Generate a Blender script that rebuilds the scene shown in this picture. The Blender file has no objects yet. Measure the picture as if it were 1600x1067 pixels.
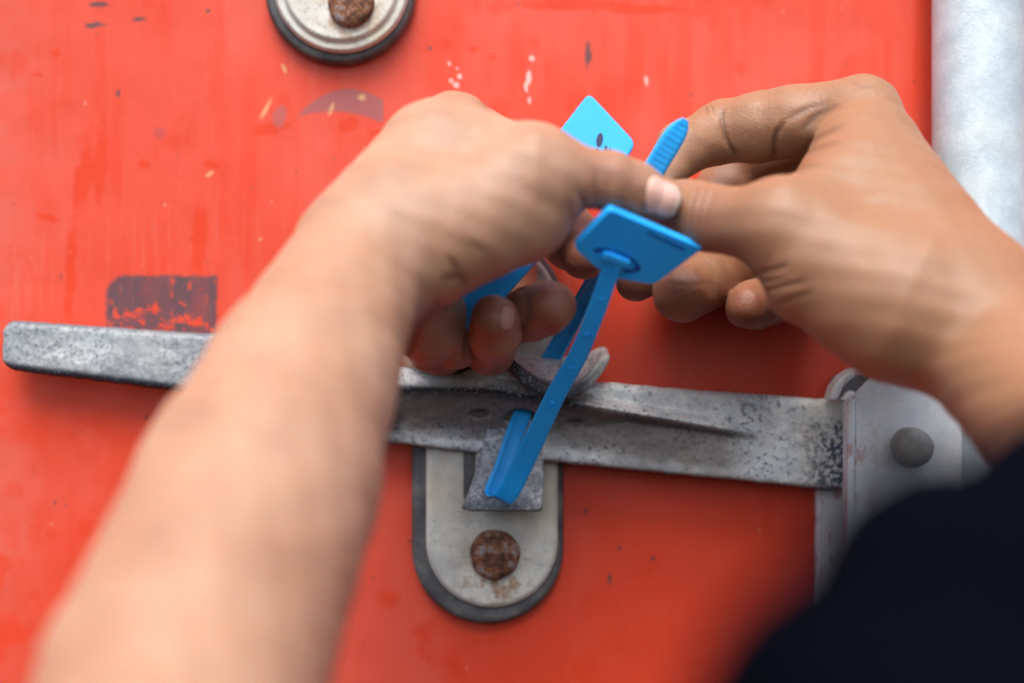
import bpy, bmesh, math, random
import numpy as np
from mathutils import Vector, Matrix

S = bpy.context.scene
C = S.collection
R = math.radians
random.seed(7)
rng = np.random.default_rng(7)
CZ = 1.45                      # eye height of the camera above the ground
K = 0.72 / 1600.0              # 50 mm lens: metres per photo pixel at 1 m
DOOR = 0.701                   # distance of the door skin

# ------------------------------------------------------------------ camera, light
cam = bpy.data.cameras.new('camera')
cam.lens = 50; cam.sensor_width = 36; cam.clip_start = 0.02; cam.clip_end = 200
cam.dof.use_dof = True; cam.dof.focus_distance = 0.645; cam.dof.aperture_fstop = 2.6
cam.dof.aperture_blades = 0
co = bpy.data.objects.new('camera', cam); C.objects.link(co)
co.location = (0, 0, CZ); co.rotation_euler = (R(90), 0, 0)
S.camera = co
SUN_EL, SUN_AZ = 57.0, 190.0   # azimuth: direction the sun stands in, degrees from +Y clockwise
w = bpy.data.worlds.new('World'); S.world = w; w.use_nodes = True
nt = w.node_tree; nt.nodes.clear()
sky = nt.nodes.new('ShaderNodeTexSky'); sky.sky_type = 'NISHITA'; sky.sun_disc = False
sky.sun_elevation = R(SUN_EL); sky.sun_rotation = R(SUN_AZ)
sky.dust_density = 4.0; sky.air_density = 1.0; sky.ozone_density = 1.0
bg = nt.nodes.new('ShaderNodeBackground'); bg.inputs[1].default_value = 0.13
wo = nt.nodes.new('ShaderNodeOutputWorld')
nt.links.new(sky.outputs[0], bg.inputs[0]); nt.links.new(bg.outputs[0], wo.inputs[0])
sun = bpy.data.lights.new('sun', 'SUN'); sun.energy = 1.5; sun.angle = R(36); sun.color = (1, .97, .92)
so = bpy.data.objects.new('sun', sun); C.objects.link(so)
sd = Vector((math.sin(R(SUN_AZ)) * math.cos(R(SUN_EL)), math.cos(R(SUN_AZ)) * math.cos(R(SUN_EL)), math.sin(R(SUN_EL))))
so.rotation_euler = sd.to_track_quat('Z', 'Y').to_euler()
S.view_settings.view_transform = 'Standard'; S.view_settings.look = 'None'
S.view_settings.exposure = 1.02; S.view_settings.gamma = 1
S.view_settings.use_curve_mapping = False
S.render.engine = 'CYCLES'
S.cycles.use_denoising = True
S.cycles.max_bounces = 8

# ------------------------------------------------------------------ helpers
def sc(d): return K * d
def P(px, py, d): return np.array([(px - 800) * K * d, d, CZ - (py - 533.5) * K * d])
def PV(px, py, d): return Vector(P(px, py, d))

def tag(o, label=None, cat=None, group=None, kind=None):
    if label: o['label'] = label
    if cat: o['category'] = cat
    if group: o['group'] = group
    if kind: o['kind'] = kind
    return o
def empty(name, loc):
    o = bpy.data.objects.new(name, None); C.objects.link(o); o.location = loc
    o.empty_display_size = .02
    return o
def link(name, me, mat, parent=None):
    o = bpy.data.objects.new(name, me); C.objects.link(o)
    if mat: me.materials.append(mat)
    if parent is not None:
        o.parent = parent
        o.matrix_parent_inverse = Matrix.Translation(parent.location).inverted()
    return o
def np_mesh(name, v, q, attrs=None, smooth=True):
    me = bpy.data.meshes.new(name)
    n = q.shape[1]
    me.vertices.add(len(v)); me.vertices.foreach_set('co', v.astype(np.float32).ravel())
    me.loops.add(q.size); me.loops.foreach_set('vertex_index', q.astype(np.int32).ravel())
    me.polygons.add(len(q))
    me.polygons.foreach_set('loop_start', np.arange(0, q.size, n, dtype=np.int32))
    me.update(calc_edges=True)
    me.polygons.foreach_set('use_smooth', np.full(len(q), smooth))
    for k, a in (attrs or {}).items():
        if a.ndim == 1:
            at = me.attributes.new(k, 'FLOAT', 'POINT'); at.data.foreach_set('value', a.astype(np.float32))
        else:
            at = me.attributes.new(k, 'FLOAT_COLOR', 'POINT')
            c = np.ones((len(a), 4), np.float32); c[:, :3] = a; at.data.foreach_set('color', c.ravel())
    me.update()
    return me
def bm_mesh(name, bm, smooth=False):
    bmesh.ops.recalc_face_normals(bm, faces=bm.faces)
    me = bpy.data.meshes.new(name); bm.to_mesh(me); bm.free()
    if smooth:
        for p in me.polygons: p.use_smooth = True
    return me
def bevel(o, wd, seg=3, ang=35):
    m = o.modifiers.new('bevel', 'BEVEL'); m.width = wd; m.segments = seg; m.limit_method = 'ANGLE'; m.angle_limit = R(ang)
    for p in o.data.polygons: p.use_smooth = True
    n = o.modifiers.new('wn', 'WEIGHTED_NORMAL'); n.keep_sharp = True
    return o
def sstep(a, b, x):
    t = np.clip((x - a) / (b - a + 1e-12), 0, 1); return t * t * (3 - 2 * t)
def vnoise(u, v, seed=0, octv=4):
    r = np.random.default_rng(seed); out = np.zeros_like(u, dtype=np.float64); a = 1.; tot = 0
    G = r.random((256, 256))
    for o in range(octv):
        uu = u * 2 ** o + 17.3 * o; vv = v * 2 ** o + 9.1 * o
        i = np.floor(uu).astype(int); j = np.floor(vv).astype(int)
        fu = uu - i; fv = vv - j; fu = fu * fu * (3 - 2 * fu); fv = fv * fv * (3 - 2 * fv)
        g = lambda a_, b_: G[a_ % 256, b_ % 256]
        out += a * ((g(i, j) * (1 - fu) + g(i + 1, j) * fu) * (1 - fv) + (g(i, j + 1) * (1 - fu) + g(i + 1, j + 1) * fu) * fv)
        tot += a; a *= .55
    return out / tot

# ---- signed distance fields -> one continuous mesh (sparse surface nets)
def smin(a, b, k):
    h = np.clip(.5 + .5 * (b - a) / k, 0, 1)
    return b + (a - b) * h - k * h * (1 - h)
def smax(a, b, k): return -smin(-a, -b, k)
def rcone(p, a, b, r1, r2):
    ba = b - a; l2 = ba @ ba
    t = np.clip(((p - a) @ ba) / l2, 0, 1)
    # round-cone shift so that the silhouette is the tangent line of the two spheres
    l = math.sqrt(l2); s = (r1 - r2) / l
    q = p - a; y = q @ (ba / l); x = np.sqrt(np.maximum((q * q).sum(1) - y * y, 0))
    if abs(s) < .98:
        t = np.clip((y + x * s / math.sqrt(1 - s * s)) / l, 0, 1)
    c = a + t[:, None] * ba
    return np.sqrt(((p - c) ** 2).sum(1)) - (r1 + (r2 - r1) * t)
def ellipsoid(p, c, ax, rad):
    q = (p - c) @ np.array(ax).T / np.array(rad)
    k0 = np.sqrt((q * q).sum(1)); k1 = np.sqrt(((q / np.array(rad)) ** 2).sum(1))
    return k0 * (k0 - 1) / np.maximum(k1, 1e-9)

def surf_net(sdf, lo, hi, h, lip=1.0, newton=2):
    lo = np.array(lo, float); hi = np.array(hi, float); B = 8
    nb = np.ceil((hi - lo) / (h * B)).astype(int) + 1
    I = np.stack(np.meshgrid(*[np.arange(n) for n in nb], indexing='ij'), -1).reshape(-1, 3)
    cen = lo + (I + .5) * B * h
    d = np.concatenate([sdf(c) for c in np.array_split(cen, max(1, len(cen) // 200000))])
    I = I[np.abs(d) < B * h * .9 * lip + 2 * h]
    g = np.arange(B + 1)
    L = np.stack(np.meshgrid(g, g, g, indexing='ij'), -1).reshape(-1, 3)
    N = nb * B + 2
    keys = []; verts = []; fe = []
    key = lambda a: (a[..., 0] * N[1] + a[..., 1]) * N[2] + a[..., 2]
    for ch in np.array_split(I, max(1, len(I) // 400)):
        G = ch[:, None, :] * B + L[None]
        V = sdf((lo + G.reshape(-1, 3) * h)).reshape(len(ch), B + 1, B + 1, B + 1)
        sg = V < 0
        acc = np.zeros((len(ch), B, B, B, 3)); cnt = np.zeros((len(ch), B, B, B))
        for ax in range(3):
            o1, o2 = [a for a in range(3) if a != ax]
            for e1 in (0, 1):
                for e2 in (0, 1):
                    s0 = [slice(None)] + [slice(0, B)] * 3
                    s0[1 + o1] = slice(e1, B + e1); s0[1 + o2] = slice(e2, B + e2)
                    s1 = list(s0); s1[1 + ax] = slice(1, B + 1)
                    a = V[tuple(s0)]; b = V[tuple(s1)]
                    m = (a < 0) != (b < 0)
                    t = np.where(m, a / np.where(a - b == 0, 1, a - b), 0)
                    acc[..., ax] += np.where(m, t, 0); acc[..., o1] += np.where(m, e1, 0); acc[..., o2] += np.where(m, e2, 0)
                    cnt += m
            s0 = (slice(None),) + (slice(0, B),) * 3
            s1 = [slice(None)] + [slice(0, B)] * 3; s1[1 + ax] = slice(1, B + 1)
            m = sg[s0] != sg[tuple(s1)]
            w_ = np.argwhere(m)
            if len(w_):
                gi = ch[w_[:, 0]] * B + w_[:, 1:]
                fe.append((ax, gi, sg[s0][m]))
        act = np.argwhere(cnt > 0)
        if len(act):
            gi = ch[act[:, 0]] * B + act[:, 1:]
            loc = acc[tuple(act.T)] / cnt[tuple(act.T)][:, None]
            keys.append(key(gi)); verts.append(lo + (gi + loc) * h)
    keys = np.concatenate(keys); verts = np.concatenate(verts)
    od = np.argsort(keys); keys = keys[od]; verts = verts[od]
    quads = []
    for ax, gi, ins in fe:
        o1, o2 = (ax + 1) % 3, (ax + 2) % 3
        q = []
        for a, b in ((0, 0), (-1, 0), (-1, -1), (0, -1)):
            c = gi.copy(); c[:, o1] += a; c[:, o2] += b
            kk = key(c); ix = np.searchsorted(keys, kk); ix = np.clip(ix, 0, len(keys) - 1)
            q.append(np.where(keys[ix] == kk, ix, -1))
        q = np.stack(q, 1); ok = (q >= 0).all(1)
        q = q[ok]; ins = ins[ok]
        q[~ins] = q[~ins][:, ::-1]
        quads.append(q)
    quads = np.concatenate(quads)
    e = h * .4
    for _ in range(newton):
        out = []
        for v in np.array_split(verts, max(1, len(verts) // 150000)):
            d0 = sdf(v); gr = np.stack([sdf(v + np.eye(3)[a] * e) - sdf(v - np.eye(3)[a] * e) for a in range(3)], 1) / (2 * e)
            gn = np.maximum((gr * gr).sum(1), .05)
            out.append(v - gr * np.clip(d0 / gn, -h, h)[:, None] * .9)
        verts = np.concatenate(out)
    return verts, quads

# ------------------------------------------------------------------ materials
class NT:
    def __init__(s, name):
        s.m = bpy.data.materials.new(name); s.m.use_nodes = True; s.t = s.m.node_tree
        s.b = s.t.nodes['Principled BSDF']
    def n(s, ty, **kw):
        x = s.t.nodes.new(ty)
        for k, v in kw.items():
            if isinstance(v, bpy.types.NodeSocket): s.t.links.new(v, x.inputs[k])
            elif k in x.inputs: x.inputs[k].default_value = v
            else: setattr(x, k, v)
        return x
    def lk(s, a, b): s.t.links.new(a, b)
    def co(s, scale=(1, 1, 1)):
        t = s.n('ShaderNodeTexCoord'); m = s.n('ShaderNodeMapping'); m.inputs['Scale'].default_value = scale
        s.lk(t.outputs['Object'], m.inputs[0]); return m.outputs[0]
    def noise(s, scale, detail=4, rough=.6, vec=None):
        x = s.n('ShaderNodeTexNoise', Scale=scale, Detail=detail, Roughness=rough)
        s.lk(vec if vec is not None else s.co(), x.inputs['Vector']); return x.outputs[0]
    def ramp(s, f, *st):
        r = s.n('ShaderNodeValToRGB'); s.lk(f, r.inputs[0]); e = r.color_ramp.elements
        while len(e) < len(st): e.new(.5)
        for k, (p, c) in enumerate(st):
            e[k].position = p; e[k].color = (c, c, c, 1) if isinstance(c, (int, float)) else (*c, 1)
        return r.outputs[0]
    def mix(s, f, a, b, mode='MIX'):
        x = s.n('ShaderNodeMix', data_type='RGBA', blend_type=mode)
        for i, v in ((0, f), (6, a), (7, b)):
            if isinstance(v, bpy.types.NodeSocket): s.lk(v, x.inputs[i])
            elif isinstance(v, (int, float)) and i == 0: x.inputs[i].default_value = v
            else: x.inputs[i].default_value = (*v, 1)
        return x.outputs[2]
    def math(s, op, a, b=0.0):
        x = s.n('ShaderNodeMath', operation=op)
        for i, v in enumerate((a, b)):
            if isinstance(v, bpy.types.NodeSocket): s.lk(v, x.inputs[i])
            else: x.inputs[i].default_value = v
        return x.outputs[0]
    def attr(s, name): return s.n('ShaderNodeAttribute', attribute_name=name)
    def bump(s, h, st, dist=.001, nrm=None):
        b = s.n('ShaderNodeBump', Strength=st, Distance=dist); s.lk(h, b.inputs['Height'])
        if nrm is not None: s.lk(nrm, b.inputs['Normal'])
        return b.outputs[0]
    def out(s, col=None, rough=None, nrm=None, **kw):
        for k, v in (('Base Color', col), ('Roughness', rough), ('Normal', nrm)):
            if v is None: continue
            if isinstance(v, bpy.types.NodeSocket): s.lk(v, s.b.inputs[k])
            else: s.b.inputs[k].default_value = (*v, 1) if k == 'Base Color' else v
        for k, v in kw.items(): s.b.inputs[k.replace('_', ' ')].default_value = v
        return s.m

def mat_galv(name, lite, mid, dark, cream=(.60, .52, .38), speck=.5, creamy=.4, metal=.15, rough=.5, wear_shade=False, smear=False, rusty=()):
    t = NT(name)
    a = t.noise(90, 5, .65); b = t.noise(420, 5, .7); c = t.noise(38, 3, .5); d = t.noise(1300, 3, .7)
    col = t.mix(t.ramp(a, (.35, 0), (.66, 1)), mid, lite)
    col = t.mix(t.ramp(c, (.45, 0), (.75, creamy)), col, cream)
    sp = t.math('MULTIPLY', t.ramp(b, (speck, 0), (speck + .09, 1)), t.ramp(c, (.36, 1), (.6, .3)))
    col = t.mix(sp, col, dark)
    col = t.mix(t.math('MULTIPLY', t.ramp(d, (.60, 0), (.70, .38)), t.ramp(c, (.4, .15), (.6, 1))), col, dark)
    scr = t.noise(420, 3, .6, t.co((.12, 1, 1)))
    col = t.mix(t.ramp(scr, (.56, 0), (.72, .35)), col, lite); col = t.mix(t.ramp(scr, (.26, .35), (.40, 0)), col, mid)
    for bx, by in rusty:   # rust bled from the bolt on to the plate
        vd = t.n('ShaderNodeVectorMath', operation='DISTANCE'); t.lk(t.co(), vd.inputs[0]); vd.inputs[1].default_value = tuple(P(bx, by, .69))
        rr = t.n('ShaderNodeMapRange'); t.lk(vd.outputs['Value'], rr.inputs[0]); rr.inputs[1].default_value = .025; rr.inputs[2].default_value = .009
        col = t.mix(t.math('MULTIPLY', rr.outputs[0], t.ramp(t.noise(150, 4, .7), (.48, 0), (.62, .9))), col, (.30, .15, .06))
    e = t.noise(30, 5, .65)
    col = t.mix(t.ramp(e, (.46, 0), (.68, .6)), col, tuple(.5 * (x + y) for x, y in zip(mid, dark)))
    if smear:   # scraped red paint and rust along the left rim of the plate
        sx = t.n('ShaderNodeSeparateXYZ'); t.lk(t.co(), sx.inputs[0])
        x0 = (1336 - 800) * K * .664; x1 = (1385 - 800) * K * .664
        mr = t.n('ShaderNodeMapRange'); t.lk(sx.outputs[0], mr.inputs[0]); mr.inputs[1].default_value = x1; mr.inputs[2].default_value = x0
        col = t.mix(t.math('MULTIPLY', mr.outputs[0], t.ramp(t.noise(170, 3, .6, t.co((1, 1, .45))), (.54, 0), (.64, .6))), col, (.50, .17, .11))
    if wear_shade:
        fs = t.noise(900, 4, .75, t.co((.35, 1, 1)))
        col = t.mix(t.math('MULTIPLY', t.attr('hand').outputs['Fac'], t.ramp(fs, (.28, .95), (.72, .62))), col, (.115, .145, .165))
        col = t.mix(t.attr('grime_shade').outputs['Fac'], col, (.095, .062, .046))  # brown tint: slight grime, plus shade painted below the lever ridge
        wr = t.math('MULTIPLY', t.attr('wear_shade').outputs['Fac'], t.ramp(t.noise(700, 4, .7), (.30, .15), (.44, 1)))
        col = t.mix(wr, col, (.022, .024, .032))  # black worn edges, plus a painted shade band under the rib
        hv = t.math('MULTIPLY', t.attr('patch').outputs['Fac'], t.ramp(a, (.36, 0), (.5, 1)))
        col = t.mix(t.math('MULTIPLY', hv, t.ramp(b, (.42, .25), (.52, 1))), col, (.06, .075, .115))
    nr = t.bump(b, .35, .0006); nr = t.bump(d, .35, .0003, nr)
    return t.out(col, t.ramp(b, (.3, rough - .1), (.7, rough + .18)), nr, Metallic=metal)

def mat_rust():
    t = NT('rusty_bolt')
    a = t.noise(150, 5, .75); b = t.noise(700, 4, .7)
    col = t.ramp(a, (.34, (.028, .015, .010)), (.45, (.11, .042, .018)), (.52, (.24, .095, .036)), (.60, (.25, .22, .23)))
    col = t.mix(t.ramp(b, (.5, 0), (.7, .6)), col, (.05, .02, .012))
    return t.out(col, .75, t.bump(a, .9, .0012), Metallic=.1)

def mat_rubber():
    t = NT('weathered_rubber')
    a = t.noise(80, 5, .6)
    col = t.ramp(a, (.3, (.035, .036, .042)), (.5, (.075, .078, .084)), (.75, (.16, .158, .15)))
    return t.out(col, .62, t.bump(t.noise(700, 3), .25, .0005))

def mat_plastic(name, base):
    t = NT(name)
    a = t.noise(70, 3); b = t.noise(1500, 2)
    col = t.mix(t.ramp(a, (.4, 0), (.7, .25)), base, tuple(min(1, c * 1.2 + .01) for c in base))
    m = t.out(col, t.ramp(a, (.3, .34), (.7, .46)), t.bump(b, .06, .0003))
    t.b.inputs['Subsurface Weight'].default_value = .15
    t.b.inputs['Subsurface Radius'].default_value = (.1, .5, 1.0)
    t.b.inputs['Subsurface Scale'].default_value = .004
    t.b.inputs['Specular IOR Level'].default_value = .35
    return m

def mat_skin():
    t = NT('brown_skin')
    big = t.noise(22, 3, .5); med = t.noise(60, 5, .6); fine = t.noise(1100, 3, .7)
    base = t.mix(t.ramp(big, (.36, 0), (.66, 1)), (.39, .222, .137), (.46, .285, .19))
    base = t.mix(t.ramp(med, (.46, 0), (.72, .28)), base, (.29, .160, .112))
    base = t.mix(t.attr('blotch').outputs['Fac'], base, (.27, .145, .115))
    base = t.mix(t.attr('tan').outputs['Fac'], base, (.30, .155, .080))
    base = t.mix(t.attr('red').outputs['Fac'], base, (.27, .092, .055))
    base = t.mix(t.attr('dark').outputs['Fac'], base, (.11, .050, .030))  # includes shade painted into the skin creases
    base = t.mix(t.ramp(fine, (.52, 0), (.75, .22)), base, (.22, .11, .07))
    nail = t.attr('nail').outputs['Fac']
    ncol = t.mix(t.attr('nailtip').outputs['Fac'], (.68, .45, .38), (.70, .62, .54))
    base = t.mix(nail, base, ncol)
    vo = t.n('ShaderNodeTexVoronoi', Scale=1050.0); t.lk(t.co(), vo.inputs['Vector'])
    inv = t.math('SUBTRACT', 1.0, nail)
    nr = t.bump(vo.outputs['Distance'], .3, .0005); nr = t.bump(t.noise(300, 5, .7), .38, .0009, nr)
    m = t.out(base, None, nr)
    t.lk(t.ramp(nail, (0, .47), (1, .26)), t.b.inputs['Roughness'])
    t.b.inputs['Subsurface Weight'].default_value = 1.0
    t.b.inputs['Subsurface Radius'].default_value = (1.0, .38, .20)
    t.b.inputs['Subsurface Scale'].default_value = .0019
    t.b.inputs['Specular IOR Level'].default_value = .5
    return m

def mat_cloth():
    t = NT('navy_jersey_cloth')
    wv = t.n('ShaderNodeTexWave', Scale=900.0, Distortion=1.0); t.lk(t.co(), wv.inputs['Vector'])
    a = t.noise(30, 4)
    col = t.mix(t.ramp(a, (.35, 0), (.7, 1)), (.0016, .0019, .0036), (.0030, .0038, .0075))
    m = t.out(col, .9, t.bump(wv.outputs[0], .3, .0006))
    t.b.inputs['Specular IOR Level'].default_value = .0
    return m

def mat_door():
    t = NT('sun_faded_red_paint')
    c = t.attr('paint').outputs['Color']
    sv = t.co((60, 60, 5)); st = t.noise(6, 5, .65, sv); f = t.noise(700, 4, .7); g = t.noise(60, 4, .6)
    col = t.mix(t.ramp(st, (.55, 0), (.85, .04)), c, (.60, .16, .125))
    col = t.mix(t.ramp(f, (.60, 0), (.72, .35)), col, (.33, .06, .045))
    col = t.mix(t.ramp(g, (.55, 0), (.8, .22)), col, (.56, .045, .016))
    nr = t.bump(g, .10, .002); nr = t.bump(f, .06, .0004, nr)
    return t.out(col, t.ramp(st, (.3, .40), (.7, .55)), nr, Specular_IOR_Level=.36)

def plain(name, col, rough=.6, metal=0.):
    t = NT(name); a = t.noise(300, 3)
    return t.out(t.mix(t.ramp(a, (.4, 0), (.7, .4)), col, tuple(c * .6 for c in col)), rough, t.bump(a, .1, .0004), Metallic=metal)

M = dict(
    lever=mat_galv('weathered_galvanised_lever', (.87, .91, .90), (.60, .67, .71), (.09, .11, .15), speck=.535, wear_shade=True),
    plate=mat_galv('galvanised_plate', (.68, .68, .62), (.50, .51, .48), (.17, .18, .20), cream=(.58, .51, .36), speck=.58, creamy=.8, rusty=((547, 15), (775, 895))),
    hub=mat_galv('hub_zinc', smear=True, lite= (.86, .88, .89), mid=(.70, .75, .79), dark=(.28, .32, .40), speck=.66, creamy=.25),
    bar=mat_galv('bar_zinc', (.58, .69, .74), (.44, .54, .60), (.34, .40, .44), speck=.68, creamy=.2, rough=.45),
    pin=plain('pin_steel', (.30, .30, .27), .45, .1),
    rust=mat_rust(), rubber=mat_rubber(),
    blue=mat_plastic('blue_plastic', (.018, .39, .99)),
    ink=plain('dark_blue_ink', (.006, .008, .06), .5),
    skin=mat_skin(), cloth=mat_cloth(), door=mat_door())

# ------------------------------------------------------------------ container door
def build_door():
    s = K * DOOR
    fx = np.arange(-60, 1661, 2.4); fy = np.arange(-60, 1128, 2.4)
    xs = np.concatenate([np.linspace(-2400, -120, 20), fx, np.linspace(1720, 4000, 20)])
    ys = np.concatenate([np.linspace(-2800, -120, 20), fy, np.linspace(1190, 4300, 20)])
    U, V = np.meshgrid(xs, ys, indexing='ij')
    u, v = U.ravel(), V.ravel()
    n1 = vnoise(u / 210, v / 260, 1); n2 = vnoise(u / 26, v / 230, 2); n3 = vnoise(u / 9, v / 11, 3); n4 = vnoise(u / 60, v / 55, 4)
    n5 = vnoise(u / 5, v / 120, 5)
    base = np.array([.62, .048, .016]); faded = np.array([.61, .085, .054]); fresh = np.array([.60, .036, .004])
    col = np.tile(base, (len(u), 1))
    def lay(m, c, a=1.):
        nonlocal col
        m = np.clip(m * a, 0, 1)[:, None]; col = col * (1 - m) + np.array(c) * m
    lay(sstep(.42, .68, n1 * .8 + n2 * .2), faded, .7)
    lay(sstep(700, 250, v) * sstep(.3, .6, n2), faded, .35)  # paler red laid on towards the top of the door
    lay(sstep(150, -50, u) * sstep(.35, .6, n4), (.52, .14, .11), .3)
    lay(sstep(.60, .74, n4 * .7 + n2 * .3), fresh, .6)
    lay(sstep(.64, .70, n5) * sstep(200, 500, v) * sstep(520, 440, v), (.60, .15, .10), .25)
    def blob(cx, cy, rx, ry, ang=0, soft=.35, rough=.5):
        a = R(ang); du, dv = u - cx, v - cy
        x = (du * math.cos(a) + dv * math.sin(a)) / rx; y = (-du * math.sin(a) + dv * math.cos(a)) / ry
        return sstep(1, 1 - soft, np.sqrt(x * x + y * y) + rough * (n3 - .5))
    # orange fresh streaks
    for cx, cy, rx, ry, an in ((158, 255, 13, 92, 4), (133, 275, 15, 70, 6), (120, 300, 9, 50, 3), (75, 340, 22, 7, 14), (225, 258, 12, 9, 0),
                               (330, 258, 16, 9, 20), (312, 370, 15, 70, 4), (425, 200, 40, 12, -14), (545, 195, 22, 14, -25), (590, 208, 18, 6, 0),
                               (110, 430, 12, 90, 2), (255, 12, 4, 14, 0), (88, 85, 10, 9, 0), (60, 118, 12, 5, 0), (740, 78, 10, 6, 0), (770, 90, 8, 6, 0),
                               (700, 70, 14, 10, 30), (900, 8, 120, 12, 0), (1000, 16, 80, 10, 0)):
        lay(blob(cx, cy, rx, ry, an, .5, .7), fresh, .95)
    # dark grey rub mark above the lever
    r = np.minimum(np.minimum(u - 164, 341 - u), np.minimum(v - 429, 530 - v))
    cr = np.hypot(np.maximum(196 - u, 0), np.maximum(461 - v, 0)); r = np.where((u < 196) & (v < 461), 32 - cr, r)
    hol = .8 * sstep(.54, .62, vnoise(u / 24, v / 6.5, 8) * .55 + n3 * .2 + vnoise(u / 3, v / 3, 12) * .25) * sstep(455, 490, v) + .8 * sstep(.66, .72, n3)
    lay(sstep(-2, 5, r + 6 * (n3 - .5)) * (1 - np.clip(hol, 0, 1)) * (.75 + .3 * n2), (.060, .052, .066), 1.)
    # purple smear shaped like a leaping arc
    top = 195 - 58 * np.clip(1 - ((u - 545) / 88) ** 2, 0, 1) ** .8; bot = 193 - 16 * np.clip(1 - ((u - 520) / 70) ** 2, 0, 1) ** .8
    lay(sstep(0, 5, v - top) * sstep(0, 5, bot - v) * (u > 450) * (u < 599), (.27, .10, .105), .8)
    lay(blob(437, 183, 13, 24, 15, .4, .5), (.33, .10, .10), .7)
    lay(blob(250, 208, 13, 12, 0, .6, .3), (.40, .05, .045), .8)
    # small dark, tan and white marks
    for cx, cy, rx, ry, an in ((149, 40, 19, 6, -6), (216, 31, 15, 4, -6), (155, 8, 20, 5, 0), (919, 84, 7, 24, 3), (325, 18, 6, 5, 0), (672, 76, 5, 4, 0),
                               (1020, 872, 5, 4, 0), (953, 905, 4, 14, 0), (915, 798, 4, 4, 0), (968, 856, 4, 4, 0), (86, 785, 3, 3, 0), (230, 652, 4, 3, 0),
                               (640, 845, 4, 3, 0), (185, 148, 4, 9, 10), (95, 432, 2, 12, 0)):
        lay(blob(cx, cy, rx, ry, an, .5, .9), (.065, .045, .05), .9)
    for cx, cy, rx, ry, an in ((416, 170, 4, 22, 28), (328, 272, 12, 4, -30), (566, 153, 9, 7, 10), (517, 172, 3, 14, 20), (444, 108, 4, 9, -20), (407, 374, 4, 3, 0)):
        lay(blob(cx, cy, rx, ry, an, .5, .9), (.62, .34, .16), .9)
    for cx, cy, rx, ry, an in ((713, 134, 6, 6, 0), (718, 120, 5, 5, 0), (705, 126, 5, 5, 0), (702, 100, 4, 4, 0), (714, 108, 3, 4, 0), (831, 92, 5, 5, 0), (826, 122, 5, 14, 5),
                               (822, 138, 4, 10, -5), (827, 156, 3, 8, 0), (1010, 128, 4, 10, 0)):
        lay(blob(cx, cy, rx, ry, an, .6, .9), (.75, .50, .46), .85)
    for k in range(130):
        cx, cy = rng.uniform(-40, 1440), rng.uniform(-40, 1100)
        lay(blob(cx, cy, rng.uniform(1.5, 3.2), rng.uniform(1.5, 4), 0, .5, .8), [(.12, .06, .05), (.6, .26, .2), (.2, .05, .04)][k % 3], .6)
    for k in range(46):   # long vertical scratches
        cx, cy, ln = rng.uniform(0, 700), rng.uniform(60, 520), rng.uniform(30, 130); a = rng.uniform(-.12, .12)
        lay(sstep(1.9, .4, np.abs(u - cx - a * (v - cy))) * sstep(ln, ln * .6, np.abs(v - cy)) * sstep(.35, .6, n3), (.66, .15, .09), .16)
    y = np.full(len(u), DOOR)
    # the flat door skin folds back a little at its right rim, behind the locking bar
    y += .004 * sstep(1425, 1470, u)
    y += (n1 - .5) * .002
    x = (u - 800) * s; z = CZ - (v - 533.5) * s
    nx, ny = len(xs), len(ys)
    id_ = np.arange(nx * ny).reshape(nx, ny)
    q = np.stack([id_[:-1, :-1], id_[:-1, 1:], id_[1:, 1:], id_[1:, :-1]], -1).reshape(-1, 4)
    me = np_mesh('container_door', np.stack([x, y, z], 1), q, {'paint': col})
    o = link('container_door', me, M['door'])
    sm = o.modifiers.new('thick', 'SOLIDIFY'); sm.thickness = .03; sm.offset = -1
    return tag(o, 'sun faded red painted steel container door with scuffs, scratches and orange streaks behind everything', 'door')
door = build_door()

# ------------------------------------------------------------------ hardware
def prism(name, pts, d0, d1, mat, parent, bev=.0015, ref=None, seg=3):
    ref = ref or d0
    bm = bmesh.new()
    f = [bm.verts.new((*(P(a, b, ref)[[0]]), d0, P(a, b, ref)[2])) for a, b in pts]
    g = [bm.verts.new((v.co.x, d1, v.co.z)) for v in f]
    bm.faces.new(f); bm.faces.new(g[::-1])
    n = len(f)
    for i in range(n): bm.faces.new((f[i], f[(i + 1) % n], g[(i + 1) % n], g[i]))
    o = link(name, bm_mesh(name, bm), mat, parent)
    return bevel(o, bev, seg) if bev else o
def oblong(cx, y0, y1, r, n=28, rx=None):
    rx = rx or r
    a = [(cx + rx * math.cos(t), y1 + r * math.sin(t)) for t in np.linspace(0, math.pi, n)]
    return a + [(cx + rx * math.cos(t), y0 + r * math.sin(t)) for t in np.linspace(math.pi, 2 * math.pi, n)]
def bolt(name, px, py, d, r, depth, mat, parent, dome=.3):
    bm = bmesh.new(); s = K * d; n = 48
    prof = [(1.04, 0), (1.04, .25), (1.0, .6), (.93, .82), (.8, .93), (.5, 1 + dome * .1), (0.15, 1 + dome * .14)]
    rows = []
    c = P(px, py, d)
    for rr, h in prof:
        row = []
        for k in range(n):
            a = 2 * math.pi * k / n
            wob = 1 + .018 * math.sin(3 * a + 1) + .012 * math.sin(7 * a)
            row.append(bm.verts.new((c[0] + rr * r * s * wob * math.cos(a), d + depth - depth * h, c[2] + rr * r * s * wob * math.sin(a))))
        rows.append(row)
    for a, b in zip(rows, rows[1:]):
        for k in range(n): bm.faces.new((a[k], a[(k + 1) % n], b[(k + 1) % n], b[k]))
    bm.faces.new(rows[-1])
    return link(name, bm_mesh(name, bm, True), mat, parent)
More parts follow.
